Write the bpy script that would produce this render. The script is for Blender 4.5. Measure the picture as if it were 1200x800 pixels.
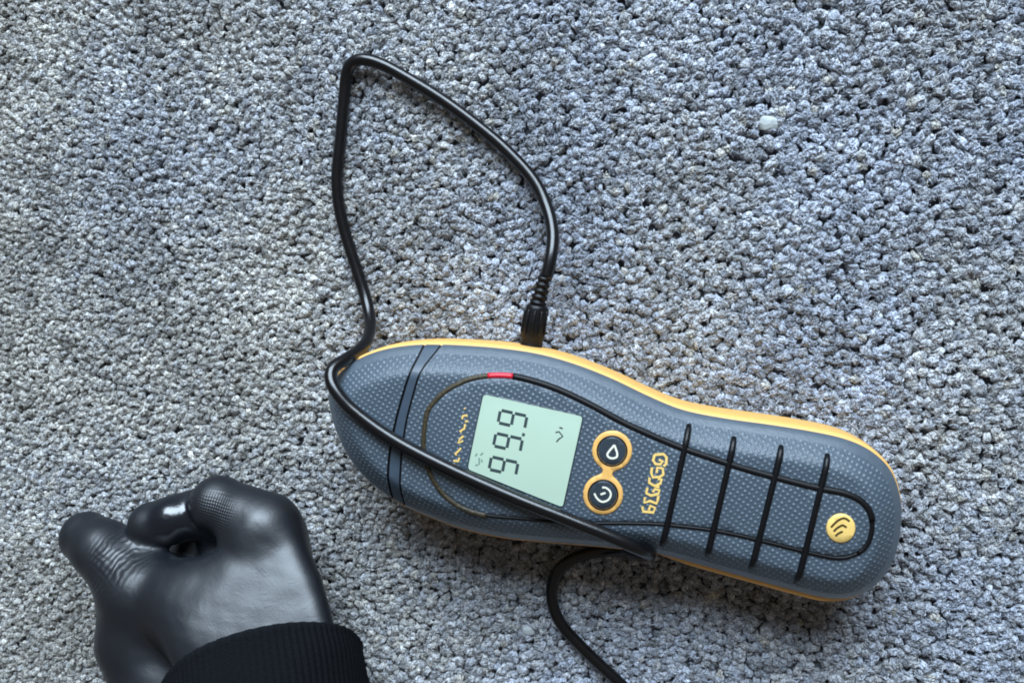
import bpy, bmesh, math, random
import numpy as np
from mathutils import Vector, Matrix, noise

random.seed(7); rng = np.random.default_rng(7)
for o in list(bpy.data.objects): bpy.data.objects.remove(o)
SC = bpy.context.scene; COL = SC.collection
MM = 0.001

# ---------------------------------------------------------------- camera
K = 0.57                                   # half width of view / distance
H = 325.0
CAM = np.array([H*0.158, H*0.100, H])
Z_ = CAM/np.linalg.norm(CAM)
X_ = np.cross([0, 1, 0], Z_); X_ /= np.linalg.norm(X_)
Y_ = np.cross(Z_, X_)
cd = bpy.data.cameras.new('camera'); cam = bpy.data.objects.new('camera', cd); COL.objects.link(cam)
cd.sensor_width = 36; cd.lens = 18/K; cd.clip_start = 0.01; cd.clip_end = 50
cam.matrix_world = Matrix(((X_[0], Y_[0], Z_[0], CAM[0]*MM), (X_[1], Y_[1], Z_[1], CAM[1]*MM), (X_[2], Y_[2], Z_[2], CAM[2]*MM), (0, 0, 0, 1)))
SC.camera = cam

# ---------------------------------------------------------------- light (soft window beyond the top edge, dim warm room)
w = bpy.data.worlds.new('World'); SC.world = w; w.use_nodes = True
bg = w.node_tree.nodes['Background']; bg.inputs[0].default_value = (1.0, 0.93, 0.84, 1); bg.inputs[1].default_value = 0.135
def area(name, loc, target, sx, sy, power, color):
    d = bpy.data.lights.new(name, 'AREA'); d.shape = 'RECTANGLE'; d.size = sx; d.size_y = sy; d.energy = power; d.color = color
    o = bpy.data.objects.new(name, d); COL.objects.link(o); o.location = loc
    o.rotation_euler = (Vector(target)-Vector(loc)).to_track_quat('-Z', 'Y').to_euler()
    return o
area('window_light', (-0.02, 1.28, 0.98), (0, 0, 0), 1.4, 0.95, 74, (0.70, 0.85, 1.0))
SC.view_settings.view_transform = 'Standard'; SC.view_settings.look = 'None'
SC.view_settings.exposure = 0.0; SC.view_settings.gamma = 1
SC.render.engine = 'CYCLES'; SC.cycles.filter_width = 1.9

# ---------------------------------------------------------------- helpers
def at(px, py, z=0.0):
    """photo pixel (1200x800) on the horizontal plane z (mm) -> world mm"""
    d = (px-600)/600*K*X_ + (400-py)/600*K*Y_ - Z_
    t = (z-CAM[2])/d[2]
    p = CAM + t*d
    return np.array([p[0], p[1], z])

def tag(o, label=None, cat=None, group=None, kind=None):
    if label: o['label'] = label
    if cat: o['category'] = cat
    if group: o['group'] = group
    if kind: o['kind'] = kind
    return o
ORG = {}
def empty(name, loc):
    o = bpy.data.objects.new(name, None); COL.objects.link(o); o.empty_display_size = 0.02
    o.location = Vector(loc)*MM; ORG[o] = np.array(loc, float); return o
def root_of(p):
    while p.parent: p = p.parent
    return p
def link(name, verts, faces, mat, parent=None, smooth=True, mats=None, midx=None):
    """verts in world mm"""
    v = np.array(verts, float)
    if parent is not None: v = v - ORG[root_of(parent)]
    me = bpy.data.meshes.new(name); me.from_pydata((v*MM).tolist(), [], [tuple(int(i) for i in f) for f in faces])
    for m in (mats or [mat]): me.materials.append(m)
    if midx is not None:
        for p, i in zip(me.polygons, midx): p.material_index = i
    for p in me.polygons: p.use_smooth = smooth
    me.update()
    o = bpy.data.objects.new(name, me); COL.objects.link(o)
    if parent is not None: o.parent = parent
    return o
def fixn(o):
    bm = bmesh.new(); bm.from_mesh(o.data); bmesh.ops.recalc_face_normals(bm, faces=bm.faces); bm.to_mesh(o.data); bm.free(); return o

def catmull(P, n=12, closed=False):
    P = np.array(P, float); out = []
    N = len(P); rngk = range(N) if closed else range(N-1)
    for i in rngk:
        if closed: a, b, c, d = P[(i-1) % N], P[i], P[(i+1) % N], P[(i+2) % N]
        else: a, b, c, d = P[max(i-1, 0)], P[i], P[i+1], P[min(i+2, N-1)]
        for t in np.arange(n)/n:
            out.append(0.5*((2*b)+(-a+c)*t+(2*a-5*b+4*c-d)*t*t+(-a+3*b-3*c+d)*t**3))
    if not closed: out.append(P[-1])
    return np.array(out)
def resample(P, step=None, n=None, closed=False):
    Q = np.vstack([P, P[:1]]) if closed else P
    s = np.r_[0, np.cumsum(np.linalg.norm(np.diff(Q, axis=0), axis=1))]
    if n is None: n = max(2, int(round(s[-1]/step)))
    t = np.linspace(0, s[-1], n, endpoint=False) if closed else np.linspace(0, s[-1], n)
    return np.stack([np.interp(t, s, Q[:, k]) for k in range(Q.shape[1])], 1)
def tube(P, r, sides=12, closed=False, cap=True, flat=1.0):
    P = np.array(P, float); n = len(P); r = np.full(n, r) if np.isscalar(r) else np.array(r)
    T = np.zeros_like(P)
    if closed: T = np.roll(P, -1, 0)-np.roll(P, 1, 0)
    else: T[1:-1] = P[2:]-P[:-2]; T[0] = P[1]-P[0]; T[-1] = P[-1]-P[-2]
    T /= np.linalg.norm(T, axis=1)[:, None]+1e-9
    up = np.array([0, 0, 1.0]) if abs(T[0][2]) < .9 else np.array([1.0, 0, 0])
    V = []; nrm = np.cross(T[0], np.cross(up, T[0])); nrm /= np.linalg.norm(nrm)
    for i in range(n):
        nrm = nrm - T[i]*nrm.dot(T[i]); nrm /= np.linalg.norm(nrm)
        b = np.cross(T[i], nrm)
        for k in range(sides):
            a = 2*math.pi*k/sides
            V.append(P[i]+r[i]*(math.cos(a)*nrm*flat+math.sin(a)*b))
    F = []
    m = n if closed else n-1
    for i in range(m):
        j = (i+1) % n
        for k in range(sides):
            q = (k+1) % sides
            F.append((i*sides+k, i*sides+q, j*sides+q, j*sides+k))
    if cap and not closed:
        F.append(tuple(range(sides))[::-1]); F.append(tuple((n-1)*sides+k for k in range(sides)))
    return V, F

# ---------------------------------------------------------------- materials
def mat(name, color, rough=0.5, metal=0.0, spec=0.5, coat=0.0, noise_amt=0.0, noise_scale=400, bump=0.0, bump_scale=900, sheen=0):
    m = bpy.data.materials.new(name); m.use_nodes = True; nt = m.node_tree; b = nt.nodes['Principled BSDF']
    b.inputs['Base Color'].default_value = (*color, 1); b.inputs['Roughness'].default_value = rough
    b.inputs['Metallic'].default_value = metal; b.inputs['Specular IOR Level'].default_value = spec
    b.inputs['Coat Weight'].default_value = coat; b.inputs['Sheen Weight'].default_value = sheen
    tc = nt.nodes.new('ShaderNodeTexCoord')
    if noise_amt:
        n = nt.nodes.new('ShaderNodeTexNoise'); n.inputs['Scale'].default_value = noise_scale; n.inputs['Detail'].default_value = 5
        nt.links.new(tc.outputs['Object'], n.inputs['Vector'])
        mr = nt.nodes.new('ShaderNodeMapRange'); mr.inputs[3].default_value = 1-noise_amt; mr.inputs[4].default_value = 1+noise_amt
        nt.links.new(n.outputs[0], mr.inputs[0])
        mx = nt.nodes.new('ShaderNodeVectorMath'); mx.operation = 'SCALE'; mx.inputs[0].default_value = color
        nt.links.new(mr.outputs[0], mx.inputs['Scale']); nt.links.new(mx.outputs[0], b.inputs['Base Color'])
        mr2 = nt.nodes.new('ShaderNodeMapRange'); mr2.inputs[3].default_value = rough*0.85; mr2.inputs[4].default_value = min(1, rough*1.2)
        nt.links.new(n.outputs[0], mr2.inputs[0]); nt.links.new(mr2.outputs[0], b.inputs['Roughness'])
    if bump:
        n2 = nt.nodes.new('ShaderNodeTexNoise'); n2.inputs['Scale'].default_value = bump_scale; n2.inputs['Detail'].default_value = 4
        nt.links.new(tc.outputs['Object'], n2.inputs['Vector'])
        bp = nt.nodes.new('ShaderNodeBump'); bp.inputs['Strength'].default_value = bump; bp.inputs['Distance'].default_value = 0.0003
        nt.links.new(n2.outputs[0], bp.inputs['Height']); nt.links.new(bp.outputs[0], b.inputs['Normal'])
    return m
GREY = (0.072, 0.096, 0.122)
M = {}
M['grey'] = mat('slate_rubber', GREY, 0.40, spec=0.9, coat=0.25, noise_amt=0.12, bump=0.25)
M['orange'] = mat('orange_rubber', (0.84, 0.46, 0.13), 0.5, noise_amt=0.08, bump=0.2)
M['gold'] = mat('gold_print', (0.90, 0.60, 0.18), 0.45, noise_amt=0.15, noise_scale=1500)
M['black'] = mat('black_rubber', (0.003, 0.003, 0.004), 0.42, spec=0.35, noise_amt=0.2, bump=0.3)
M['cord'] = mat('black_cord', (0.003, 0.003, 0.004), 0.28, coat=0.15, noise_amt=0.2, noise_scale=150, bump=0.12, bump_scale=500)
M['groove'] = mat('groove_black', (0.003, 0.003, 0.004), 0.5, spec=0.3)
M['brown'] = mat('brown_scale', (0.045, 0.034, 0.016), 0.5, noise_amt=0.98, noise_scale=1100, bump=0.8)
M['red'] = mat('red_mark', (0.62, 0.015, 0.035), 0.4)
M['lcd'] = mat('lcd_green', (0.47, 0.60, 0.47), 0.45, coat=0.25, noise_amt=0.03, noise_scale=60)
M['segment'] = mat('lcd_segment', (0.035, 0.055, 0.06), 0.5)
M['faint'] = mat('lcd_faint_segment', (0.20, 0.29, 0.25), 0.5)
M['key'] = mat('key_slate', (0.03, 0.042, 0.055), 0.4, bump=0.3)
M['icon'] = mat('icon_cream', (0.85, 0.82, 0.68), 0.5)
M['ink'] = mat('emblem_ink', (0.07, 0.045, 0.01), 0.5)
M['metal'] = mat('bright_metal', (0.8, 0.8, 0.82), 0.25, metal=1)
M['chip'] = mat('white_chip', (0.46, 0.50, 0.50), 0.8, noise_amt=0.25)
M['backing'] = mat('carpet_backing', (0.14, 0.15, 0.17), 0.95, noise_amt=0.3)
M['seam'] = mat('seam_slate', (0.05, 0.072, 0.10), 0.4, noise_amt=0.1)

def dotted(name, color, dot):
    """slate rubber with a diagonal grid of small raised dots"""
    m = mat(name, color, 0.42); nt = m.node_tree; b = nt.nodes['Principled BSDF']; N = nt.nodes.new; L = nt.links.new
    tc = N('ShaderNodeTexCoord'); mp = N('ShaderNodeMapping'); mp.inputs['Scale'].default_value = (1/0.00162, 1/0.00162, 0)
    mp.inputs['Rotation'].default_value = (0, 0, math.radians(32))
    L(tc.outputs['Object'], mp.inputs['Vector'])
    nz = N('ShaderNodeTexNoise'); nz.inputs['Scale'].default_value = 900; nz.inputs['Detail'].default_value = 4; L(tc.outputs['Object'], nz.inputs['Vector'])
    fr = N('ShaderNodeVectorMath'); fr.operation = 'FRACTION'; L(mp.outputs[0], fr.inputs[0])
    sb = N('ShaderNodeVectorMath'); sb.operation = 'SUBTRACT'; L(fr.outputs[0], sb.inputs[0]); sb.inputs[1].default_value = (.5, .5, 0)
    ln = N('ShaderNodeVectorMath'); ln.operation = 'LENGTH'; L(sb.outputs[0], ln.inputs[0])
    mr = N('ShaderNodeMapRange'); mr.inputs[1].default_value = 0.34; mr.inputs[2].default_value = 0.10; L(ln.outputs['Value'], mr.inputs[0])
    nv = N('ShaderNodeMath'); nv.operation = 'MULTIPLY'; L(mr.outputs[0], nv.inputs[0])
    nr = N('ShaderNodeMapRange'); nr.inputs[1].default_value = .35; nr.inputs[2].default_value = .62; L(nz.outputs[0], nr.inputs[0]); nr.inputs[3].default_value = .35; nr.inputs[4].default_value = 1
    L(nr.outputs[0], nv.inputs[1])
    mx = N('ShaderNodeMix'); mx.data_type = 'RGBA'; mx.inputs[6].default_value = (*color, 1); mx.inputs[7].default_value = (*dot, 1)
    L(nv.outputs[0], mx.inputs[0]); L(mx.outputs[2], b.inputs['Base Color'])
    bp = N('ShaderNodeBump'); bp.inputs['Strength'].default_value = 0.6; bp.inputs['Distance'].default_value = 0.0003
    ad = N('ShaderNodeMath'); ad.operation = 'ADD'; L(mr.outputs[0], ad.inputs[0]); L(nz.outputs[0], ad.inputs[1])
    L(ad.outputs[0], bp.inputs['Height']); L(bp.outputs[0], b.inputs['Normal'])
    return m
M['dots'] = dotted('slate_dotted_rubber', (0.060, 0.083, 0.108), (0.185, 0.225, 0.27))

# ---------------------------------------------------------------- carpet: backing + loop pile
link('floor', [(-420, -340, -4.2), (420, -340, -4.2), (420, 340, -4.2), (-420, 340, -4.2)], [(0, 1, 2, 3)], M['backing'])
tag(bpy.data.objects['floor'], kind='structure')

def pile_material():
    m = bpy.data.materials.new('carpet_yarn'); m.use_nodes = True; nt = m.node_tree; b = nt.nodes['Principled BSDF']; N = nt.nodes.new; L = nt.links.new
    b.inputs['Roughness'].default_value = 0.85; b.inputs['Specular IOR Level'].default_value = 0.2; b.inputs['Sheen Weight'].default_value = 0.25
    a = N('ShaderNodeAttribute'); a.attribute_type = 'INSTANCER'; a.attribute_name = 'tone'
    a2 = N('ShaderNodeAttribute'); a2.attribute_type = 'INSTANCER'; a2.attribute_name = 'warm'
    tc = N('ShaderNodeTexCoord'); nz = N('ShaderNodeTexNoise'); nz.inputs['Scale'].default_value = 1800; nz.inputs['Detail'].default_value = 3
    ge = N('ShaderNodeNewGeometry'); L(ge.outputs['Position'], nz.inputs['Vector'])
    mr = N('ShaderNodeMapRange'); mr.inputs[1].default_value = .3; mr.inputs[2].default_value = .7; mr.inputs[3].default_value = 0.32; mr.inputs[4].default_value = 1.72; L(nz.outputs[0], mr.inputs[0])
    mu = N('ShaderNodeMath'); mu.operation = 'MULTIPLY'; L(a.outputs['Fac'], mu.inputs[0]); L(mr.outputs[0], mu.inputs[1])
    mx = N('ShaderNodeMix'); mx.data_type = 'RGBA'; mx.inputs[6].default_value = (0.365, 0.40, 0.475, 1); mx.inputs[7].default_value = (0.46, 0.445, 0.41, 1)
    L(a2.outputs['Fac'], mx.inputs[0])
    sc = N('ShaderNodeVectorMath'); sc.operation = 'SCALE'; L(mx.outputs[2], sc.inputs[0]); L(mu.outputs[0], sc.inputs['Scale'])
    L(sc.outputs[0], b.inputs['Base Color'])
    n3 = N('ShaderNodeTexNoise'); n3.inputs['Scale'].default_value = 2600; n3.inputs['Detail'].default_value = 2; L(ge.outputs['Position'], n3.inputs['Vector'])
    bp = N('ShaderNodeBump'); bp.inputs['Strength'].default_value = 1.0; bp.inputs['Distance'].default_value = 0.0005; L(n3.outputs[0], bp.inputs['Height']); L(bp.outputs[0], b.inputs['Normal'])
    return m
M['yarn'] = pile_material()

tuft_col = bpy.data.collections.new('tuft_variants')
def make_tuft(seed):
    r = random.Random(seed); V = []; F = []
    ns = r.choice([2, 3, 3, 4])
    L_ = r.uniform(1.2, 1.9); lean = r.uniform(-.4, .4)
    for s in range(ns):
        off = (s-(ns-1)/2)*0.82+r.uniform(-.15, .15)
        hgt = r.uniform(-.4, .1)-abs(off)*0.35
        tw = r.uniform(-.8, .8)
        pts = []
        for i in range(8):
            t = i/7; a = math.pi*(-0.12+1.24*t)
            x = -math.cos(a)*L_*r.uniform(.88, 1.1)
            z = -2.6+2.6*max(-.2, math.sin(a))**0.8 if math.sin(a) > 0 else -3.2
            y = off*(1.0-0.25*abs(math.cos(a)))+tw*(t-.5)+r.uniform(-.16, .16)+lean*math.sin(a)
            pts.append((x, y, z+hgt-0.45))
        rad = [r.uniform(.48, .82) for _ in pts]
        v, f = tube(pts, rad, sides=6, cap=False)
        F += [tuple(k+len(V) for k in q) for q in f]; V += v
    for q_ in range(4):
        cx_, cy_ = r.gauss(0, .8), r.gauss(0, .6); a0 = r.uniform(0, 6.28); P_ = []
        for i in range(5):
            t = i/4-.5; P_.append((cx_+math.cos(a0)*t*2.6+r.gauss(0, .25), cy_+math.sin(a0)*t*2.6+r.gauss(0, .25), 0.15-2.4*t*t*1.6+r.gauss(0, .12)))
        v, f = tube(P_, .13, sides=4, cap=False); F += [tuple(k+len(V) for k in q) for q in f]; V += v
    V = [q+np.array([r.gauss(0, .12), r.gauss(0, .12), r.gauss(0, .10)]) for q in V]
    me = bpy.data.meshes.new('tuft'); me.from_pydata((np.array(V)*MM).tolist(), [], F); me.materials.append(M['yarn'])
    for p in me.polygons: p.use_smooth = True
    o = bpy.data.objects.new('tuft', me); tuft_col.objects.link(o)
NVAR = 12
for i in range(NVAR): make_tuft(100+i)

def lowf(x, y, s, o=0): return noise.noise(Vector((x/s+o, y/s-o*1.7, o*0.3)))
pts = []; rot = []; scl = []; tone = []; warm = []; idx = []
x = -330.0
while x < 330:
    p = 2.68+0.62*np.clip((x+70)/190, -1, 1)
    y = -270+random.uniform(0, p)
    ci = 0
    while y < 270:
        jx = random.gauss(0, p*0.17)+1.1*lowf(x, y, 26, 3); jy = random.gauss(0, p*0.17)+1.1*lowf(x, y, 26, 9)
        bl = lowf(x, y, 45, 1); b2 = lowf(x, y, 14, 5)
        worn_warmlit = np.clip((-(x)+20)/160, 0, 1)
        z = random.gauss(0, 0.38+0.15*worn_warmlit)+0.7*b2
        if random.random() < 0.02: z -= 0.9
        pts.append(((x+jx)*MM, (y+jy)*MM, min(z, 0.55)*MM))
        dirn = lowf(x, y, 20, 12)*2.2+random.gauss(0, .75)
        rot.append((random.gauss(0, .22+.1*worn_warmlit), random.gauss(0, .22+.1*worn_warmlit), dirn))
        s = p/3.3*random.uniform(.86, 1.16); scl.append((s, s, s))
        t = random.gauss(1.0, .17)*(1+0.22*bl+0.18*b2)
        if random.random() < 0.02: t *= 1.35
        if random.random() < 0.03: t *= 0.55
        tone.append(max(.3, t))
        warm.append(min(1, max(0, 0.25+0.5*worn_warmlit+0.5*lowf(x, y, 60, 21)+random.gauss(0, .15)+(0.8 if random.random() < .02 else 0))))  # yarn tinted warmer to the left: warm fill light painted into its colour
        idx.append(random.randrange(NVAR))
        y += p*0.86
    x += p*0.84
me = bpy.data.meshes.new('carpet_pile'); me.from_pydata(pts, [], [])
def attr(name, typ, data, prop):
    a = me.attributes.new(name, typ, 'POINT'); a.data.foreach_set(prop, np.array(data, dtype=np.int32 if typ == 'INT' else np.float32).ravel())
attr('rot', 'FLOAT_VECTOR', rot, 'vector'); attr('scl', 'FLOAT_VECTOR', scl, 'vector')
attr('tone', 'FLOAT', tone, 'value'); attr('warm', 'FLOAT', warm, 'value'); attr('idx', 'INT', idx, 'value')
me.materials.append(M['yarn'])
pile = bpy.data.objects.new('carpet_pile', me); COL.objects.link(pile)
tag(pile, 'blue grey looped carpet pile covering the whole floor', 'carpet', kind='stuff')
ng = bpy.data.node_groups.new('pile', 'GeometryNodeTree')
ng.interface.new_socket('Geometry', in_out='INPUT', socket_type='NodeSocketGeometry')
ng.interface.new_socket('Geometry', in_out='OUTPUT', socket_type='NodeSocketGeometry')
gi = ng.nodes.new('NodeGroupInput'); go = ng.nodes.new('NodeGroupOutput')
iop = ng.nodes.new('GeometryNodeInstanceOnPoints'); cinf = ng.nodes.new('GeometryNodeCollectionInfo')
cinf.inputs['Collection'].default_value = tuft_col; cinf.inputs['Separate Children'].default_value = True; cinf.inputs['Reset Children'].default_value = True
def named(n, t):
    q = ng.nodes.new('GeometryNodeInputNamedAttribute'); q.data_type = t; q.inputs['Name'].default_value = n; return q.outputs[0]
ng.links.new(gi.outputs[0], iop.inputs['Points']); ng.links.new(cinf.outputs[0], iop.inputs['Instance'])
iop.inputs['Pick Instance'].default_value = True
ng.links.new(named('idx', 'INT'), iop.inputs['Instance Index'])
ng.links.new(named('rot', 'FLOAT_VECTOR'), iop.inputs['Rotation']); ng.links.new(named('scl', 'FLOAT_VECTOR'), iop.inputs['Scale'])
ng.links.new(iop.outputs[0], go.inputs[0])
md = pile.modifiers.new('pile', 'NODES'); md.node_group = ng

# ---------------------------------------------------------------- the moisture meter
ZL = 28.0                                     # height of the widest line of the grey shell
outline_px = [(399,438),(405,430.5),(430,416),(460,407),(500,403),(560,405),(610,410),(645,417),(680,428),(720,444),(760,463),(800,479),(850,489),
              (900,496),(950,504),(990,513),(1020,527),(1042,549),(1052,578),(1054,600),(1050,635),(1040,662),(1021,686),(995,698),(968,699),
              (930,690),(890,679),(850,668),(800,654),(765,645),(730,641),(690,637),(640,633),(590,628),(540,617),(500,602),(470,588),(440,567),(418,543),(402,515),(392,487),(388,462),(391,447)]
O0 = np.array([at(a, b, ZL)[:2] for a, b in outline_px])
O0 = resample(catmull(O0, 10, True), n=300, closed=True)
for _ in range(3): O0 = (np.roll(O0, 1, 0)+2*O0+np.roll(O0, -1, 0))/4
def vnorm(P):
    T = np.roll(P, -1, 0)-np.roll(P, 1, 0); T /= np.linalg.norm(T, axis=1)[:, None]
    return np.stack([T[:, 1], -T[:, 0]], 1)       # outward or inward, fixed below
ar = 0.5*np.sum(O0[:, 0]*np.roll(O0[:, 1], -1)-np.roll(O0[:, 0], -1)*O0[:, 1])
SG = 1 if ar > 0 else -1                          # vnorm*SG points outward
def offset(P, d):
    """signed offset (positive inward), evolved in small smoothed steps"""
    P = P.copy(); n = max(1, int(abs(d)/0.3)+1)
    for _ in range(n):
        P = P - vnorm(P)*SG*d/n
        if d > 0: P = (np.roll(P, 1, 0)+6*P+np.roll(P, -1, 0))/8
    return P
A0 = at(400, 497, 37)[:2]; A1 = at(1010, 612, 37)[:2]
AX = (A1-A0)/np.linalg.norm(A1-A0); AN = np.array([-AX[1], AX[0]])
def zt(x, y):
    d = (x-A0[0])*AN[0]+(y-A0[1])*AN[1]
    return 36.9+1.7*(1-(d/29.0)**2)
def top(px, py, off=0.0):
    z = 38.0
    for _ in range(3):
        p = at(px, py, z); z = zt(p[0], p[1])+off
    p[2] = z; return p
cen = O0.mean(0)
meter = empty('moisture_meter', (cen[0], cen[1], 0))
tag(meter, 'slate grey handheld moisture meter with orange rim and small green screen lying on the carpet', 'moisture meter')

def slice_poly(P2, zf, step=3.0, extra=None):
    """closed 2-D polygon -> bmesh sheet cut into a grid, z from zf"""
    bm = bmesh.new(); vs = [bm.verts.new((p[0], p[1], 0)) for p in P2]; bm.faces.new(vs)
    lo = P2.min(0); hi = P2.max(0)
    for ax in (0, 1):
        c = lo[ax]+step
        while c < hi[ax]-0.5:
            co = [0, 0, 0]; co[ax] = c; no = [0, 0, 0]; no[ax] = 1
            bmesh.ops.bisect_plane(bm, geom=bm.verts[:]+bm.edges[:]+bm.faces[:], plane_co=co, plane_no=no, dist=1e-5)
            c += step
    for v in bm.verts: v.co.z = zf(v.co.x, v.co.y)
    return bm
def sheet(name, P2, off, thick, m, parent, step=3.0, bev=0.25):
    """raised plate that follows the crowned top; P2 = polygon (mm)"""
    inner = offset(P2, bev)if bev else P2
    bm = slice_poly(inner, lambda x, y: zt(x, y)+off+thick, step)
    be = [e for e in bm.edges if e.is_boundary]
    r = bmesh.ops.extrude_edge_only(bm, edges=be); nv = [g for g in r['geom'] if isinstance(g, bmesh.types.BMVert)]
    c = P2.mean(0)
    for v in nv:
        q = P2[np.argmin(np.sum((P2-np.array([v.co.x, v.co.y]))**2, 1))]
        if bev:
            d = np.array([v.co.x, v.co.y])-q; 
            v.co.x -= d[0]*min(1, bev/(np.linalg.norm(d)+1e-6)); v.co.y -= d[1]*min(1, bev/(np.linalg.norm(d)+1e-6))
        v.co.z -= bev
    r = bmesh.ops.extrude_edge_only(bm, edges=[e for e in bm.edges if e.is_boundary]); nv = [g for g in r['geom'] if isinstance(g, bmesh.types.BMVert)]
    for v in nv: v.co.z -= thick+0.6
    bmesh.ops.recalc_face_normals(bm, faces=bm.faces)
    return from_bm(name, bm, m, parent)
def from_bm(name, bm, m, parent, smooth=True, mats=None):
    o0 = ORG[root_of(parent)]
    for v in bm.verts: v.co = Vector(((v.co.x-o0[0])*MM, (v.co.y-o0[1])*MM, (v.co.z-o0[2])*MM))
    me = bpy.data.meshes.new(name); bm.to_mesh(me); bm.free()
    for q in (mats or [m]): me.materials.append(q)
    for p in me.polygons: p.use_smooth = smooth
    o = bpy.data.objects.new(name, me); COL.objects.link(o); o.parent = parent
    if smooth:
        try: me.set_sharp_from_angle(angle=math.radians(50))
        except Exception: pass
    return o

# grey top shell: rings + sliced top, then cut along the curved cap seam
prof = [(0.9, 11.0), (0.2, 8.8), (0.0, 7.8), (0.4, 6.8), (1.4, 5.8), (2.8, 4.6), (4.2, 3.4), (5.6, 2.2), (6.9, 1.2), (8.2, 0.42), (9.4, 0.06)]
rings = [offset(O0, d) for d, _ in prof]
n = len(O0)
bm = bmesh.new(); R = []
for P, (d, dz) in zip(rings, prof): R.append([bm.verts.new((p[0], p[1], zt(p[0], p[1])-dz)) for p in P])
for i in range(len(R)-1):
    for k in range(n):
        q = (k+1) % n; f = bm.faces.new((R[i][k], R[i][q], R[i+1][q], R[i+1][k])); f.material_index = 0 if i < 5 else 1
topf = bm.faces.new(R[-1]); topf.material_index = 1
lo = O0.min(0); hi = O0.max(0)
for ax, st in ((0, 4.0), (1, 2.5)):
    c = lo[ax]+st
    while c < hi[ax]-.5:
        fs = [f for f in bm.faces if len(f.verts) > 4 or (f.material_index == 1 and all(v.co.z > zt(v.co.x, v.co.y)-0.07 for v in f.verts))]
        g = set(fs)
        for f in fs: g.update(f.edges); g.update(f.verts)
        co = [0, 0, 0]; co[ax] = c; no = [0, 0, 0]; no[ax] = 1
        bmesh.ops.bisect_plane(bm, geom=list(g), plane_co=co, plane_no=no, dist=1e-5)
        c += st
for v in bm.verts:
    z_ = zt(v.co.x, v.co.y)
    if v.co.z > z_-0.12 or len([1 for f in v.link_faces if f.material_index == 0]) == 0 and v.co.z > z_-0.3: v.co.z = max(v.co.z, z_-0.06)
# seam curves (pixel x as function of y) at top height
sl = np.array([top(a, b)[:2] for a, b in [(496,390),(489,413),(474,455),(463.5,491),(456,530),(453.6,575),(454,600)]])
sr = np.array([top(a, b)[:2] for a, b in [(521,385),(513,405),(492,434),(483,464),(475.5,491),(469.5,530),(468,581),(468,605)]])
def curve_x(S, y):
    o = np.argsort(S[:, 1]); return np.interp(y, S[o, 1], S[o, 0])
ys = np.linspace(sl[:, 1].min()-8, sl[:, 1].max()+8, 400)
def smx(S):
    v = np.array([curve_x(S, q) for q in ys]); k = np.ones(41)/41
    vp = np.r_[np.full(20, v[0]), v, np.full(20, v[-1])]; return np.convolve(vp, k, 'valid')
SL, SR = smx(sl), smx(sr)
fL = lambda y: float(np.interp(y, ys, SL)); fR = lambda y: float(np.interp(y, ys, SR))
def cut(bm, f, keep_right, shift=0.0):
    b = bm.copy()
    for v in b.verts: v.co.x -= f(v.co.y)+shift
    bmesh.ops.bisect_plane(b, geom=b.verts[:]+b.edges[:]+b.faces[:], plane_co=(0, 0, 0), plane_no=(1, 0, 0), clear_inner=keep_right, clear_outer=not keep_right, dist=1e-5)
    be = [e for e in b.edges if e.is_boundary and all(abs(v.co.x) < 1e-3 for v in e.verts)]
    r = bmesh.ops.extrude_edge_only(b, edges=be)
    for g in r['geom']:
        if isinstance(g, bmesh.types.BMVert): g.co.z -= 2.5; g.co.x += 0.3*(1 if keep_right else -1)
    for v in b.verts: v.co.x += f(v.co.y)+shift
    bmesh.ops.recalc_face_normals(b, faces=b.faces)
    # make sure the top faces upward
    tf = max(b.faces, key=lambda q: q.calc_center_median().z)
    if tf.normal.z < 0: bmesh.ops.reverse_faces(b, faces=b.faces)
    return b
body = from_bm('body', cut(bm, fR, True, 0.45), None, meter, mats=[M['grey'], M['dots']])
cap = from_bm('cap', cut(bm, fL, False, -0.45), None, meter, mats=[M['grey'], M['dots']])
# recessed dark core under the seams, and the smooth band between them
core = bm.copy()
for v in core.verts: v.co.z -= 0.9
b2 = cut(core, lambda y: fR(y)+2.5, False); b3 = cut(b2, lambda y: fL(y)-2.5, True); b2.free()
for v in b3.verts:
    c2 = Vector((cen[0], cen[1])); v.co.x += 0; 
from_bm('seam_groove', b3, M['groove'], meter)
for v in core.verts: v.co.z += 0.62
b2 = cut(core, fR, False, -0.35); b3 = cut(b2, fL, True, 0.35); b2.free()
from_bm('seam_band', b3, M['seam'], meter); core.free(); bm.free()

# orange lower body: visible as the rim below the shell
oprof = [(1.4, 29.2), (-0.25, 28.6), (-0.75, 27.8), (-0.8, 23.5), (-0.7, 17), (-0.3, 11), (0.6, 6.0), (2.4, 2.6), (5.2, 0.8), (9.0, 0.35)]
V = []; F = []
for (d, z) in oprof:
    for p, q in zip(offset(O0, d), O0):
        e = 0.0
        if 10 < z < 29:                       # the lower edge of the handle has a wider orange lip
            t = (q-A0).dot(AX); sd_ = (q-A0).dot(AN)
            e = 1.0*min(1, max(0, (t-112)/10))*min(1, max(0, (180-t)/14)) if sd_ < 0 else 0
        pp = p-AN*e; V.append((pp[0], pp[1], z))
for i in range(len(oprof)-1):
    for k in range(n):
        q = (k+1) % n; F.append((i*n+k, (i+1)*n+k, (i+1)*n+q, i*n+q))
F.append(tuple((len(oprof)-1)*n+k for k in range(n)))
fixn(link('orange_rim', V, F, M['orange'], meter))

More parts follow.
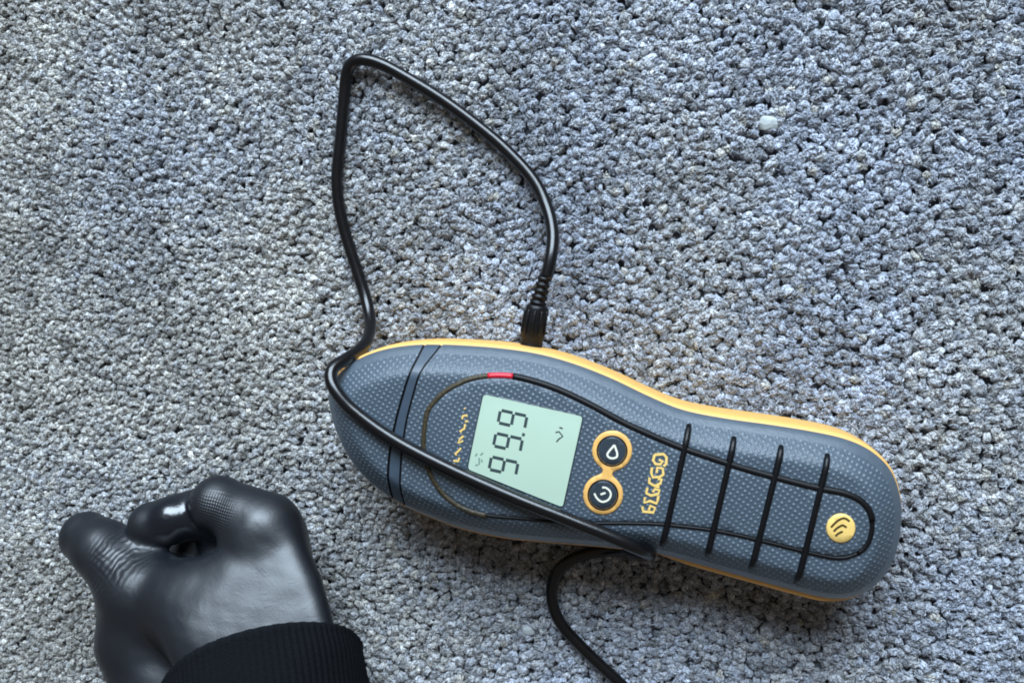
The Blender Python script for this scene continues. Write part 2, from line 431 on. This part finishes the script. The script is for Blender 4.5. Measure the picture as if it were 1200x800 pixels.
# raised grip panel with the trim line around it
loop_px = [(497,509),(501,482),(510,470),(521,459),(543,447),(560,442),(583,440),(609,442.5),(650,455),(691,474),(732,496),(779,517),(802,526),(865,547),(915,561),(959,572),(990,578),
           (1009,587),(1020,601),(1022,620),(1016,639),(1002,650),(984,654),(959,650),(915,639),(865,627),(834,621),(802,617),(771,614),(732,613),(690,613),(650,611),(605,607),(567,603),(540,594),(518,577),(503,552),(497,528)]
LP = np.array([top(a, b) for a, b in loop_px]); LPc = resample(catmull(LP, 10, True), n=360, closed=True)
for _ in range(4): LPc = (np.roll(LPc, 1, 0)+2*LPc+np.roll(LPc, -1, 0))/4
if 0.5*np.sum(LPc[:, 0]*np.roll(LPc[:, 1], -1)-np.roll(LPc[:, 0], -1)*LPc[:, 1])*SG < 0: LPc = LPc[::-1]
panel = sheet('panel', offset(LPc[:, :2], 0.7), 0.0, 0.35, M['dots'], meter, 3.0, 0.2)
def px_of(p):
    d = np.array(p)-CAM; k = -d.dot(Z_); return 600+d.dot(X_)/k/K*600, 400-d.dot(Y_)/k/K*600
def on_top(P, off): 
    return np.array([(p[0], p[1], zt(p[0], p[1])+off) for p in P])
PX = np.array([px_of(p) for p in LPc])
def trim(name, mask, m, r):
    idx_ = [i for i in range(len(LPc)) if mask(*PX[i])]
    # rotate so that it is contiguous
    brk = [k for k in range(len(idx_)) if (idx_[k]-idx_[k-1]) % len(LPc) != 1]
    s = brk[0] if brk else 0
    idx_ = idx_[s:]+idx_[:s]
    P = on_top(LPc[idx_], -0.3)
    v, f = tube(P, r, sides=10)
    return link(name, v, f, m, meter)
trim('panel_trim', lambda a, b: a > 599 and b < 612 and not (b > 600 and a < 900), M['groove'], 1.2)
trim('panel_trim', lambda a, b: a > 566 and b >= 598 and not (a > 1008), M['groove'], 0.62)
trim('panel_trim', lambda a, b: a > 1003 and b >= 606, M['groove'], 0.85)
tr = trim('panel_trim', lambda a, b: (a <= 572 and b > 430) , M['brown'], 1.0); tr['label'] = 'brown speckled scale arc beside the screen'
tr = trim('red_mark', lambda a, b: 571 < a < 604 and b < 460, M['red'], 1.05)

def ribbon(name, P, wd, m, parent, th=0.16, closed=False):
    """flat raised stroke along 3-D points, following the crowned top"""
    P = np.array(P, float); nn = len(P); T = np.zeros((nn, 2))
    if closed: T = (np.roll(P, -1, 0)-np.roll(P, 1, 0))[:, :2]
    elif nn > 2: T[1:-1] = (P[2:]-P[:-2])[:, :2]; T[0] = (P[1]-P[0])[:2]; T[-1] = (P[-1]-P[-2])[:2]
    else: T[:] = (P[1]-P[0])[:2]
    T /= np.linalg.norm(T, axis=1)[:, None]+1e-9; Nn = np.stack([-T[:, 1], T[:, 0]], 1)*wd/2
    V = []
    for i in range(nn):
        a = P[i, :2]+Nn[i]; b = P[i, :2]-Nn[i]; z = P[i, 2]
        V += [(a[0], a[1], z), (b[0], b[1], z), (b[0], b[1], z-th-.2), (a[0], a[1], z-th-.2)]
    F = []
    for i in range(nn if closed else nn-1):
        j = (i+1) % nn
        for k in range(4): F.append((i*4+k, i*4+(k+1) % 4, j*4+(k+1) % 4, j*4+k))
    if not closed: F += [(0, 1, 2, 3), tuple((nn-1)*4+k for k in (3, 2, 1, 0))]
    return fixn(link(name, V, F, m, parent, smooth=False))
def polyset(name, strokes, wd, m, parent, off=0.5, sm=False):
    """several printed strokes joined into one piece of lettering"""
    obs = []
    VV = []; FF = []
    for s in strokes:
        P = np.array([top(a, b, off) for a, b in s])
        if sm and len(P) > 2: P = catmull(P, 5)
        o = ribbon('tmp', P, wd, m, None, th=0.1)
        b = len(VV); VV += [tuple(np.array(v.co)/MM) for v in o.data.vertices]; FF += [tuple(i+b for i in p.vertices) for p in o.data.polygons]
        bpy.data.objects.remove(o)
    return link(name, VV, FF, m, parent, smooth=False)

# screen
lc = [(567, 461.6), (683, 487.6), (659.5, 593.5), (548.5, 549)]
def round_quad(px, r, off=0.0, nseg=6):
    P = np.array([top(a, b)[:2] for a, b in px]); out = []
    for i in range(4):
        p = P[i]; a = (P[i-1]-p); b = (P[(i+1) % 4]-p); a /= np.linalg.norm(a); b /= np.linalg.norm(b)
        for t in np.linspace(0, 1, nseg):
            out.append(p+a*r*(1-t)**2+b*r*t**2)
    for k in range(1): out = np.array(out)
    out = resample(out, step=0.8, closed=True)
    if 0.5*np.sum(out[:, 0]*np.roll(out[:, 1], -1)-np.roll(out[:, 0], -1)*out[:, 1])*SG < 0: out = out[::-1]
    return out
Q = round_quad(lc, 1.0)
bz = sheet('screen_frame', offset(Q, -0.45), 0.36, 0.12, M['key'], meter, 4, 0.08)
scr = sheet('screen', Q, 0.42, 0.12, M['lcd'], meter, 4, 0.0)
SO = 0.36+0.26
U = np.array([0.193, -0.981]); Vd = np.array([0.976, 0.219])
def digit(ox, oy):
    w_, h_ = 15.0, 16.0; g = 1.4
    pt = lambda u, v: (ox+U[0]*u+Vd[0]*v, oy+U[1]*u+Vd[1]*v)
    segs = [[pt(g, 0), pt(w_-g, 0)], [pt(0, g), pt(0, h_-g)], [pt(w_, g), pt(w_, h_-g)], [pt(g, h_), pt(w_-g, h_)], [pt(w_, h_+g), pt(w_, 2*h_-g)], [pt(g, 2*h_), pt(w_-g, 2*h_)]]
    return polyset('digit', segs, 0.98, M['segment'], scr, off=SO)
for ox, oy in [(573, 549.5), (578.2, 522), (583.5, 495)]: digit(ox, oy)
polyset('decimal_point', [[(611.8, 508.6), (615, 509.4)]], 1.0, M['segment'], scr, off=SO)
polyset('screen_symbol', [[(651, 506.5), (655, 505.5), (659.5, 511), (655, 514), (652, 517.5)], [(655.5, 500.5), (659.5, 502)]], 0.45, M['segment'], scr, off=SO)
polyset('unit_symbol', [[(557, 534), (559, 531)], [(563, 533), (566, 530)], [(564, 538), (565, 541)], [(557, 545), (560, 544)], [(561.5, 536), (561.5, 544)]], 0.5, M['faint'], scr, off=SO)

# buttons with their joined orange bezel
def disc_poly(cx, cy, rpx, nn=48):
    return np.array([top(cx+rpx*math.cos(a), cy+rpx*math.sin(a))[:2] for a in np.linspace(0, 2*math.pi, nn, endpoint=False)])
C1, C2 = (717.4, 527.5), (706.8, 578.8); RO, RI = 23.8, 17.2
def bezel():
    # figure eight outline in pixels
    ang = math.atan2(C2[1]-C1[1], C2[0]-C1[0]); g = 0.24; pts = []
    for a in np.linspace(ang+g, ang+2*math.pi-g, 50): pts.append((C1[0]+RO*math.cos(a), C1[1]+RO*math.sin(a)))
    for a in np.linspace(ang+math.pi+g, ang+3*math.pi-g, 50): pts.append((C2[0]+RO*math.cos(a), C2[1]+RO*math.sin(a)))
    P = np.array([top(a, b)[:2] for a, b in pts]); P = resample(P, step=0.7, closed=True)
    for _ in range(3): P = (np.roll(P, 1, 0)+2*P+np.roll(P, -1, 0))/4
    if 0.5*np.sum(P[:, 0]*np.roll(P[:, 1], -1)-np.roll(P[:, 0], -1)*P[:, 1])*SG < 0: P = P[::-1]
    return P
bez = sheet('button_bezel', bezel(), 0.3, 0.45, M['orange'], meter, 2.0, 0.35)
for (cx, cy), nm in ((C1, 'drop'), (C2, 'power')):
    P = disc_poly(cx, cy, RI+1.0)
    if 0.5*np.sum(P[:, 0]*np.roll(P[:, 1], -1)-np.roll(P[:, 0], -1)*P[:, 1])*SG < 0: P = P[::-1]
    # dished collar: dark slope from the bezel down to the key
    c = top(cx, cy); V = []; F = []; m_ = len(P)
    for rr, zz in ((1.0, 0.80), (0.98, 0.92), (0.95, 0.92), (0.90, 0.83)):
        for p in P:
            q = c[:2]+(p-c[:2])*rr; V.append((q[0], q[1], zt(q[0], q[1])+zz))
    for i in range(3):
        for k in range(m_): F.append((i*m_+k, i*m_+(k+1) % m_, (i+1)*m_+(k+1) % m_, (i+1)*m_+k))
    fixn(link('button_ring', V, F, M['groove'], bez))
    b_ = sheet('button', c[:2]+(P-c[:2])*0.92, 0.4, 0.42, M['key'], meter, 2.0, 0.2)
    b_['label'] = 'round dark button with a pale %s mark' % ('droplet' if nm == 'drop' else 'power')
    s = lambda a, b: (680+a/6.15, 490+b/6.15)
    if nm == 'drop':
        polyset('droplet_mark', [[s(246, 192), s(215, 228), s(195, 258), s(206, 280), s(232, 288), s(262, 278), s(266, 252), s(258, 225), s(246, 192)]], 0.62, M['icon'], b_, off=0.95, sm=True)
    else:
        polyset('power_mark', [[s(102, 540), s(118, 572), s(145, 596), s(172, 600), s(204, 584), s(220, 552), s(212, 522), s(185, 500), s(158, 498)], [s(146, 548), s(182, 536)]], 0.6, M['icon'], b_, off=0.95, sm=True)

# lettering
z1 = lambda a, b: (740+a/8.88, 520+b/8.88)
big = [[(240,112),(335,105),(365,140),(362,205),(335,232)], [(240,112),(226,170),(250,208),(300,212),(325,180),(285,165)],
       [(214,245),(206,300),(222,345),(290,345),(332,318),(326,255),(268,245),(262,300)],
       [(188,350),(184,402),(240,436),(300,412),(314,368),(275,365)],
       [(240,436),(290,450)], [(165,455),(155,512),(200,536),(278,520),(292,482),(245,468),(222,500)],
       [(140,555),(134,610),(190,592),(262,618),(275,575),(280,540)],
       [(113,650),(122,702),(228,712),(246,664),(196,642),(180,690)]]
polyset('lettering', [[z1(*q) for q in s_] for s_ in big], 0.82, M['gold'], meter, off=0.5)
z2 = lambda a, b: (520+a/8.89, 470+b/8.89)
small = [[(214,70),(222,80)], [(190,185),(200,152),(240,145),(240,160)], [(222,212),(252,204)], [(222,238),(214,285),(168,312),(185,325)], [(205,362),(170,390),(148,435),(200,412)],
         [(178,488),(150,520),(118,548),(135,560)], [(100,618),(150,626),(162,588)]]
polyset('lettering', [[z2(*q) for q in s_] for s_ in small], 0.62, M['gold'], meter, off=0.5)

# grip ribs
for a, b in (((808, 500), (776, 640)), ((861, 514), (829, 651)), ((916.5, 524), (880.5, 667)), ((971, 534), (934, 685))):
    P = []
    for t in np.linspace(0, 1, 26):
        q = top(a[0]+(b[0]-a[0])*t, a[1]+(b[1]-a[1])*t)
        # fall with the bevel near the rim
        d = np.min(np.linalg.norm(O0-q[:2], axis=1))
        q[2] = zt(q[0], q[1])+0.5-float(np.interp(d, [0, 1.4, 2.8, 4.2, 5.6, 6.9, 8.2], [7.6, 5.8, 4.6, 3.4, 2.2, 1.2, .4]))
        P.append(q)
    P = np.array(P); r = np.full(26, 1.05); r[0] = r[-1] = .8; r[1] = r[-2] = 1.0
    v, f = tube(P, r, sides=12); link('grip_rib', v, f, M['black'], meter)

# orange emblem on the handle
P = disc_poly(985, 618, 17.2)
if 0.5*np.sum(P[:, 0]*np.roll(P[:, 1], -1)-np.roll(P[:, 0], -1)*P[:, 1])*SG < 0: P = P[::-1]
em = sheet('emblem', P, 0.3, 0.6, M['gold'], meter, 2.5, 0.35)
z3 = lambda a, b: (955+a/14.55, 590+b/14.55)
for s_ in ([(275,400),(340,330),(400,280),(480,245),(540,258),(590,300)], [(320,470),(370,420),(420,388),(475,365),(540,402)], [(350,550),(400,505),(475,470)]):
    polyset('wave_line', [[z3(*q) for q in s_]], 0.62, M['ink'], em, off=1.0, sm=True)

# pin socket nose at the left tip
def cone(name, P, r, m, parent, sides=14):
    v, f = tube(P, r, sides=sides); return link(name, v, f, m, parent)
a = at(404, 433, 27); b = at(394, 441, 27)
cone('pin_socket', [a, a+(b-a)*0.6, b], [2.6, 2.4, 1.7], M['orange'], meter)
a = at(400, 443, 30); b = at(403, 449, 31)
cone('pin_tip', [a, a+(b-a)*.5, b], [0.7, 0.95, 0.6], M['metal'], meter)

# ---------------------------------------------------------------- the cable and its plug
cable = empty('cable', at(640, 300, 0))
tag(cable, 'glossy black cable looping over the carpet and across the grey meter, plugged into its side', 'cable')
cpx = [(640,326,17),(646,300,16),(648,275,12.5),(642,246,8),(626,212,5),(592,175,3.4),(556,145,3.2),(520,118.5,3.6),(480,93.5,4.6),(446,75,5),(422,69.5,4.6),(408,79,3.6),(404,108,2.4),(399.5,160,2.2),(395,205,2.2),
       (397,240,2.2),(405,275,2.2),(420,322,2.4),(430,355,4),(434,382,10),(427,404,21),(407,420,31),(390,430,36),(387,444,38.5),(394,459,40),(414,481,40.3),
       (458,513,40.6),(520,546,41.2),(600,582,41.2),(660,606,40.8),(715,628,40),(742,640,38.5),(758,647,34),(761,650,27),(748,648,16),(722,644.5,7),(695,647,3),(668,656,2.3),(651,673,2.2),(646,697,2.2),(655,727,2.2),(681,757,2.2),(706,781,2.2),(735,808,2.2),(775,850,2.2),(820,890,2.2)]
CP = np.array([at(*q) for q in cpx]); CP = resample(catmull(CP, 14), step=1.1)
for _ in range(6): CP[1:-1] = (CP[:-2]+2*CP[1:-1]+CP[2:])/4
r = np.full(len(CP), 2.2)
v, f = tube(CP, r, sides=20); link('cord', v, f, M['cord'], cable)
pa = at(621.5, 412, 17); pb = at(630, 357, 17); pc = at(639, 322, 17)
T = (pb-pa)/np.linalg.norm(pb-pa)
P = [pa, pa+T*1.2, pa+T*1.8, pa+T*4.5, pa+T*5, pb-T*1.2, pb-T*.4, pb+T*.2]; rr = [4.3, 4.3, 3.9, 3.9, 4.15, 3.9, 3.7, 2.4]
plug = cone('plug', P, rr, M['black'], cable, 24)
L_ = np.linalg.norm(pc-pb); T2 = (pc-pb)/L_; P = []; rr = []
for i in range(5):
    s0 = L_*i/5
    P += [pb+T2*s0, pb+T2*(s0+L_*.12), pb+T2*(s0+L_*.125), pb+T2*(s0+L_*.195)]; k = 2.95-0.15*i; rr += [k, k, k-.55, k-.55]
cone('strain_relief', P, rr, M['black'], cable, 18)
for k in range(5):                       # grip fins along the plug
    a_ = math.radians(20+35*k); side = np.cross(T, [0, 0, 1]); d = side*math.cos(a_)+np.array([0, 0, 1])*math.sin(a_)
    v, f = tube([pa+T*6+d*3.9, pa+T*6.8+d*4.2, pb-T*2.4+d*4.0, pb-T*1.6+d*3.7], [.3, .5, .5, .3], sides=8); link('grip_fin', v, f, M['black'], plug)

# ---------------------------------------------------------------- gloved hand (signed distance surface) and sleeve
def glove_material():
    m = mat('black_glove', (0.004, 0.006, 0.010), 0.36, spec=0.8); nt = m.node_tree; b = nt.nodes['Principled BSDF']; N = nt.nodes.new; L = nt.links.new
    tc = N('ShaderNodeTexCoord')
    fine = N('ShaderNodeTexNoise'); fine.inputs['Scale'].default_value = 1600; fine.inputs['Detail'].default_value = 3; L(tc.outputs['Object'], fine.inputs['Vector'])
    big_ = N('ShaderNodeTexNoise'); big_.inputs['Scale'].default_value = 55; big_.inputs['Detail'].default_value = 3; L(tc.outputs['Object'], big_.inputs['Vector'])
    mr = N('ShaderNodeMapRange'); L(big_.outputs[0], mr.inputs[0]); mr.inputs[3].default_value = .38; mr.inputs[4].default_value = .50; ROUGH = mr.outputs[0]
    add = N('ShaderNodeMath'); add.operation = 'MULTIPLY_ADD'; L(fine.outputs[0], add.inputs[0]); add.inputs[1].default_value = 0.12
    prev = add
    acc = None
    def mask(c, rad):
        s_ = N('ShaderNodeVectorMath'); s_.operation = 'DISTANCE'; L(tc.outputs['Object'], s_.inputs[0]); s_.inputs[1].default_value = tuple(c)
        q = N('ShaderNodeMapRange'); q.inputs[1].default_value = rad; q.inputs[2].default_value = rad*0.45; q.interpolation_type = 'SMOOTHSTEP'; L(s_.outputs['Value'], q.inputs[0]); return q.outputs[0]
    def lines(direction, pitch, dist):
        mp = N('ShaderNodeVectorMath'); mp.operation = 'DOT_PRODUCT'; mp.inputs[1].default_value = tuple(direction); L(tc.outputs['Object'], mp.inputs[0])
        nz = N('ShaderNodeMath'); nz.operation = 'MULTIPLY_ADD'; L(big_.outputs[0], nz.inputs[0]); nz.inputs[1].default_value = dist; L(mp.outputs['Value'], nz.inputs[2])
        q = N('ShaderNodeMath'); q.operation = 'MULTIPLY'; q.inputs[1].default_value = 2*math.pi/pitch; L(nz.outputs[0], q.inputs[0])
        s2 = N('ShaderNodeMath'); s2.operation = 'SINE'; L(q.outputs[0], s2.inputs[0]); return s2.outputs[0]
    def mul(a_, b_, k=1.0):
        q = N('ShaderNodeMath'); q.operation = 'MULTIPLY'; L(a_, q.inputs[0]); L(b_, q.inputs[1])
        q2 = N('ShaderNodeMath'); q2.operation = 'MULTIPLY'; L(q.outputs[0], q2.inputs[0]); q2.inputs[1].default_value = k; return q2.outputs[0]
    def plus(a_, b_):
        q = N('ShaderNodeMath'); q.operation = 'ADD'; L(a_, q.inputs[0]); L(b_, q.inputs[1]); return q.outputs[0]
    add.inputs[2].default_value = 0
    h = add.outputs[0]
    th = (at(140, 662, 40)-HO)*MM
    h = plus(h, mul(mask(th, 0.016), lines(THD, 0.0024, 0.016), 0.26))
    h = plus(h, mul(mask(th, 0.014), lines(THN, 0.0019, 0.010), 0.12))
    ft = (at(254, 604, 38)-HO)*MM
    h = plus(h, mul(mask(ft, 0.011), mul(lines((0.8, .6, 0), 0.0014, 0), lines((-.6, .8, 0), 0.0014, 0.002)), 0.35))
    wr = N('ShaderNodeTexNoise'); wr.inputs['Scale'].default_value = 170; wr.inputs['Detail'].default_value = 3; wr.inputs['Distortion'].default_value = 1.5; L(tc.outputs['Object'], wr.inputs['Vector'])
    h = plus(h, mul(wr.outputs[0], wr.outputs[0], 0.3))
    sh = mul(mask((at(198, 606, 36)-HO)*MM, 0.013), mask((at(198, 606, 36)-HO)*MM, 0.013), 0.22)
    su = N('ShaderNodeMath'); su.operation = 'SUBTRACT'; L(ROUGH, su.inputs[0]); L(sh, su.inputs[1]); L(su.outputs[0], b.inputs['Roughness'])
    bp = N('ShaderNodeBump'); bp.inputs['Strength'].default_value = 0.8; bp.inputs['Distance'].default_value = 0.0003; L(h, bp.inputs['Height']); L(bp.outputs[0], b.inputs['Normal'])
    return m
HO = at(250, 720, 0)
t0 = at(165, 690, 40); t1 = at(100, 628, 28); THD = (t1-t0)/np.linalg.norm(t1-t0); THN = np.cross(THD, [0, 0, 1])
M['glove'] = glove_material()

def J(px, py, z, r): q = at(px, py, z); return (q[0], q[1], q[2], r)
chains_palm = [   # (chain, blend)
    [J(330, 835, 56, 17), J(328, 765, 58, 15), J(320, 695, 50, 14.0), J(306, 624, 36, 12.8)],      # index metacarpal (top)
    [J(332, 835, 40, 17), J(335, 765, 40, 14), J(335, 695, 36, 11), J(320, 632, 28, 10.0)],
    [J(332, 830, 28, 16), J(338, 765, 27, 13), J(338, 700, 25, 10), J(326, 650, 20, 9.0)],
    [J(335, 830, 20, 15), J(342, 765, 16, 12), J(330, 710, 13, 10), J(322, 668, 11, 9.0)],
    [J(270, 835, 38, 20), J(205, 795, 34, 21), J(176, 745, 33, 18.0), J(165, 696, 33, 14)],         # thenar
    [J(300, 815, 56, 19), J(282, 750, 54, 18), J(258, 708, 43, 13)],                              # plane between thumb and index
    [J(325, 745, 56, 16), J(290, 698, 46, 13), J(232, 702, 39, 11)],
    [J(172, 690, 35, 12), J(215, 708, 42, 12), J(262, 755, 53, 15)],
    [J(212, 652, 10, 8), J(236, 656, 10, 8), J(262, 664, 14, 10)],
    [J(300, 700, 28, 16), J(300, 760, 28, 18)],
]
thumb = [J(165, 692, 37, 13.5), J(140, 662, 33, 11.2), J(122, 644, 30, 10.6), J(101, 629, 26, 9.6)]
fingers = [
    [J(306, 618, 33, 11.6), J(282, 601, 31, 9.8), J(256, 590, 29, 9.8), J(253, 606, 21, 8.8), J(262, 632, 17, 8.0)],
    [J(320, 632, 28, 10.0), J(280, 606, 24, 9.2), J(228, 602, 24, 8.6), J(203, 608, 28, 8.4), J(177, 614, 29, 8.2)],
    [J(326, 650, 20, 9.0), J(295, 617, 16, 8.6), J(262, 610, 14, 8.4), J(236, 630, 14, 8.0), J(238, 655, 14, 7.6)],
    [J(322, 668, 11, 9.0), J(300, 636, 8.5, 8.0), J(272, 630, 8, 7.6), J(250, 648, 8, 7.2), J(255, 665, 8, 7)],
]
allp = np.array([q for c in chains_palm+[thumb]+fingers for q in c])
lo = np.array([(allp[:, k]-allp[:, 3]).min()-3 for k in range(3)]); hi = np.array([(allp[:, k]+allp[:, 3]).max()+3 for k in range(3)])
h = 1.0
g = [np.arange(lo[k], hi[k]+h, h) for k in range(3)]
GX, GY, GZ = np.meshgrid(*g, indexing='ij'); GX = GX.astype(np.float32); GY = GY.astype(np.float32); GZ = GZ.astype(np.float32)
def seg_d(a, b):
    ax, ay, az, ra = a; bx, by, bz, rb = b
    dx, dy, dz = bx-ax, by-ay, bz-az; L2 = dx*dx+dy*dy+dz*dz
    t = np.clip(((GX-ax)*dx+(GY-ay)*dy+(GZ-az)*dz)/L2, 0, 1)
    return np.sqrt((GX-ax-t*dx)**2+(GY-ay-t*dy)**2+(GZ-az-t*dz)**2)-(ra+(rb-ra)*t)
def smin(a, b, k):
    hh = np.clip(0.5+0.5*(b-a)/k, 0, 1); return b*(1-hh)+a*hh-k*hh*(1-hh)
def chain_d(c, k):
    d = None
    for i in range(len(c)-1):
        s = seg_d(c[i], c[i+1]); d = s if d is None else smin(d, s, k)
    return d
D = None
for c in chains_palm:
    s = chain_d(c, 4); D = s if D is None else smin(D, s, 11.0)
# broad flat back between thumb and index
pn = np.array([0.13, 0.50, 0.85]); pn /= np.linalg.norm(pn); p0 = at(282, 695, 53)
pl = (GX-p0[0])*pn[0]+(GY-p0[1])*pn[1]+(GZ-p0[2])*pn[2]+0.0012*((GX-p0[0])**2+0.6*(GY-p0[1]+6)**2)
D = -smin(-D, -pl, 7.0); D = -smin(-D, -(GZ-66), 6.0)
FD = None
for c in fingers:
    s = chain_d(c, 2.0); FD = s if FD is None else smin(FD, s, 1.0)
D = smin(D, FD, 6.0); D = smin(D, chain_d(thumb, 3.0), 4.0)

D += 0.10*np.sin(GX/3.1+1.7*np.sin(GY/5.3))*np.sin(GY/4.1+1.3*np.sin(GZ/4.7))+0.05*np.sin(GX/1.7+GY/1.3+1.5*np.sin(GZ/2.1))*np.sin(GY/2.3-GX/2.9)
def surface_nets(D, lo, h):
    ins = D < 0
    nx, ny, nz = D.shape
    c = np.stack([D[i:nx-1+i, j:ny-1+j, k:nz-1+k] for i in (0, 1) for j in (0, 1) for k in (0, 1)], -1)
    s = (c < 0).sum(-1); act = (s > 0) & (s < 8)
    ids = -np.ones(act.shape, int); cells = np.argwhere(act); ids[act] = np.arange(len(cells))
    cv = c[act]; off = np.array([(i, j, k) for i in (0, 1) for j in (0, 1) for k in (0, 1)], float)
    acc = np.zeros((len(cells), 3)); cnt = np.zeros(len(cells))
    for a in range(8):
        for b in range(a+1, 8):
            if np.abs(off[a]-off[b]).sum() == 1:
                m = (cv[:, a] < 0) != (cv[:, b] < 0)
                t = cv[:, a]/(cv[:, a]-cv[:, b]+1e-12)
                p = off[a]+(off[b]-off[a])*t[:, None]
                acc[m] += p[m]; cnt[m] += 1
    V = lo+(cells+acc/cnt[:, None])*h
    F = []
    for ax in range(3):
        sh = [slice(None)]*3; s2 = [slice(None)]*3; sh[ax] = slice(0, -1); s2[ax] = slice(1, None)
        cr = ins[tuple(sh)] != ins[tuple(s2)]
        e = np.argwhere(cr); fl = ins[tuple(sh)][cr]
        u, v = [(1, 2), (2, 0), (0, 1)][ax]
        ok = (e[:, u] > 0) & (e[:, v] > 0) & (e[:, u] < D.shape[u]-1) & (e[:, v] < D.shape[v]-1); e = e[ok]; fl = fl[ok]
        def idd(du, dv):
            q = e.copy(); q[:, u] -= du; q[:, v] -= dv; return ids[q[:, 0], q[:, 1], q[:, 2]]
        quad = np.stack([idd(1, 1), idd(0, 1), idd(0, 0), idd(1, 0)], 1)
        quad[~fl] = quad[~fl][:, ::-1]
        F.append(quad)
    return V, np.vstack(F)
SV, SF = surface_nets(D, lo, h)
person = empty('person', HO)
tag(person, 'right hand in a black rubber glove, closed in a fist, with a dark knitted cuff', 'person')
hand = link('gloved_hand', SV, SF, M['glove'], person)
sm = hand.modifiers.new('smooth', 'SMOOTH'); sm.factor = 0.5; sm.iterations = 6
sd = hand.modifiers.new('subsurf', 'SUBSURF'); sd.levels = 1; sd.render_levels = 1

# knitted sleeve: ribbed, slightly flattened tube over the wrist
M['knit'] = mat('black_knit', (0.006, 0.007, 0.009), 0.95, spec=0.1, noise_amt=0.6, noise_scale=1500, bump=1.0, bump_scale=1800)
C0 = at(311, 788, 43); ax_dir = np.array([0.16, -0.98, 0.12]); a_ = np.array([0.93, 0.44, -0.08]); b_ = np.array([-0.12, 0.60, 0.80])
a_ /= np.linalg.norm(a_); b_ /= np.linalg.norm(b_); ax_dir /= np.linalg.norm(ax_dir)
ribs = 96; per = 8; ns = ribs*per
stations = [(-1.2, 0.90), (-2.0, 0.955), (-1.7, 0.99), (-0.6, 1.01), (1.0, 1.0)]+[(t, 1.0+0.0016*t) for t in np.arange(2.2, 95, 1.2)]
V = []; F = []
for i, (t, s) in enumerate(stations):
    for k in range(ns):
        a = 2*math.pi*k/ns
        rib = 0.4*(0.5+0.5*math.cos(a*ribs))**0.7*min(1, max(0, (t+2)/3)) + 0.14*math.sin(t*2*math.pi/2.4+(math.pi if (k//per) % 2 else 0))
        nzv = 0.8*noise.noise(Vector((math.cos(a)*2, math.sin(a)*2, t/14)))
        ra = 34.5*s+rib+nzv; rb = 37*s+rib+nzv
        V.append(C0+ax_dir*t+a_*ra*math.cos(a)+b_*rb*math.sin(a))
for i in range(len(stations)-1):
    for k in range(ns):
        q = (k+1) % ns; F.append((i*ns+k, (i+1)*ns+k, (i+1)*ns+q, i*ns+q))
V = np.array(V); V[:, 2] = np.maximum(V[:, 2], 0.3)
fixn(link('knitted_cuff', V, F, M['knit'], person))

# ---------------------------------------------------------------- crumbs caught in the pile
def crumb(name, px, py, sx, sy, sz, seed, label, cat):
    c = at(px, py, 0.1); bm = bmesh.new(); bmesh.ops.create_icosphere(bm, subdivisions=2, radius=1)
    for v in bm.verts:
        q = noise.noise(v.co*1.3+Vector((seed, 0, 0)))
        v.co *= 1+0.35*q; v.co = Vector((v.co.x*sx, v.co.y*sy, v.co.z*sz))
    me = bpy.data.meshes.new(name); 
    bmesh.ops.scale(bm, vec=(MM, MM, MM), verts=bm.verts); bm.to_mesh(me); bm.free(); me.materials.append(M['chip'])
    o = bpy.data.objects.new(name, me); COL.objects.link(o); o.location = Vector(c)*MM; o.rotation_euler = (0.1, 0.15, -0.15)
    tag(o, label, cat)
crumb('crumb', 901, 145, 3.7, 2.6, 1.1, 3, 'large white chip caught in the carpet at the upper right', 'crumb')
crumb('crumb', 619, 739, 2.4, 1.9, 1.0, 9, 'small pale crumb in the carpet below the meter, left of the lower cable bend', 'crumb')
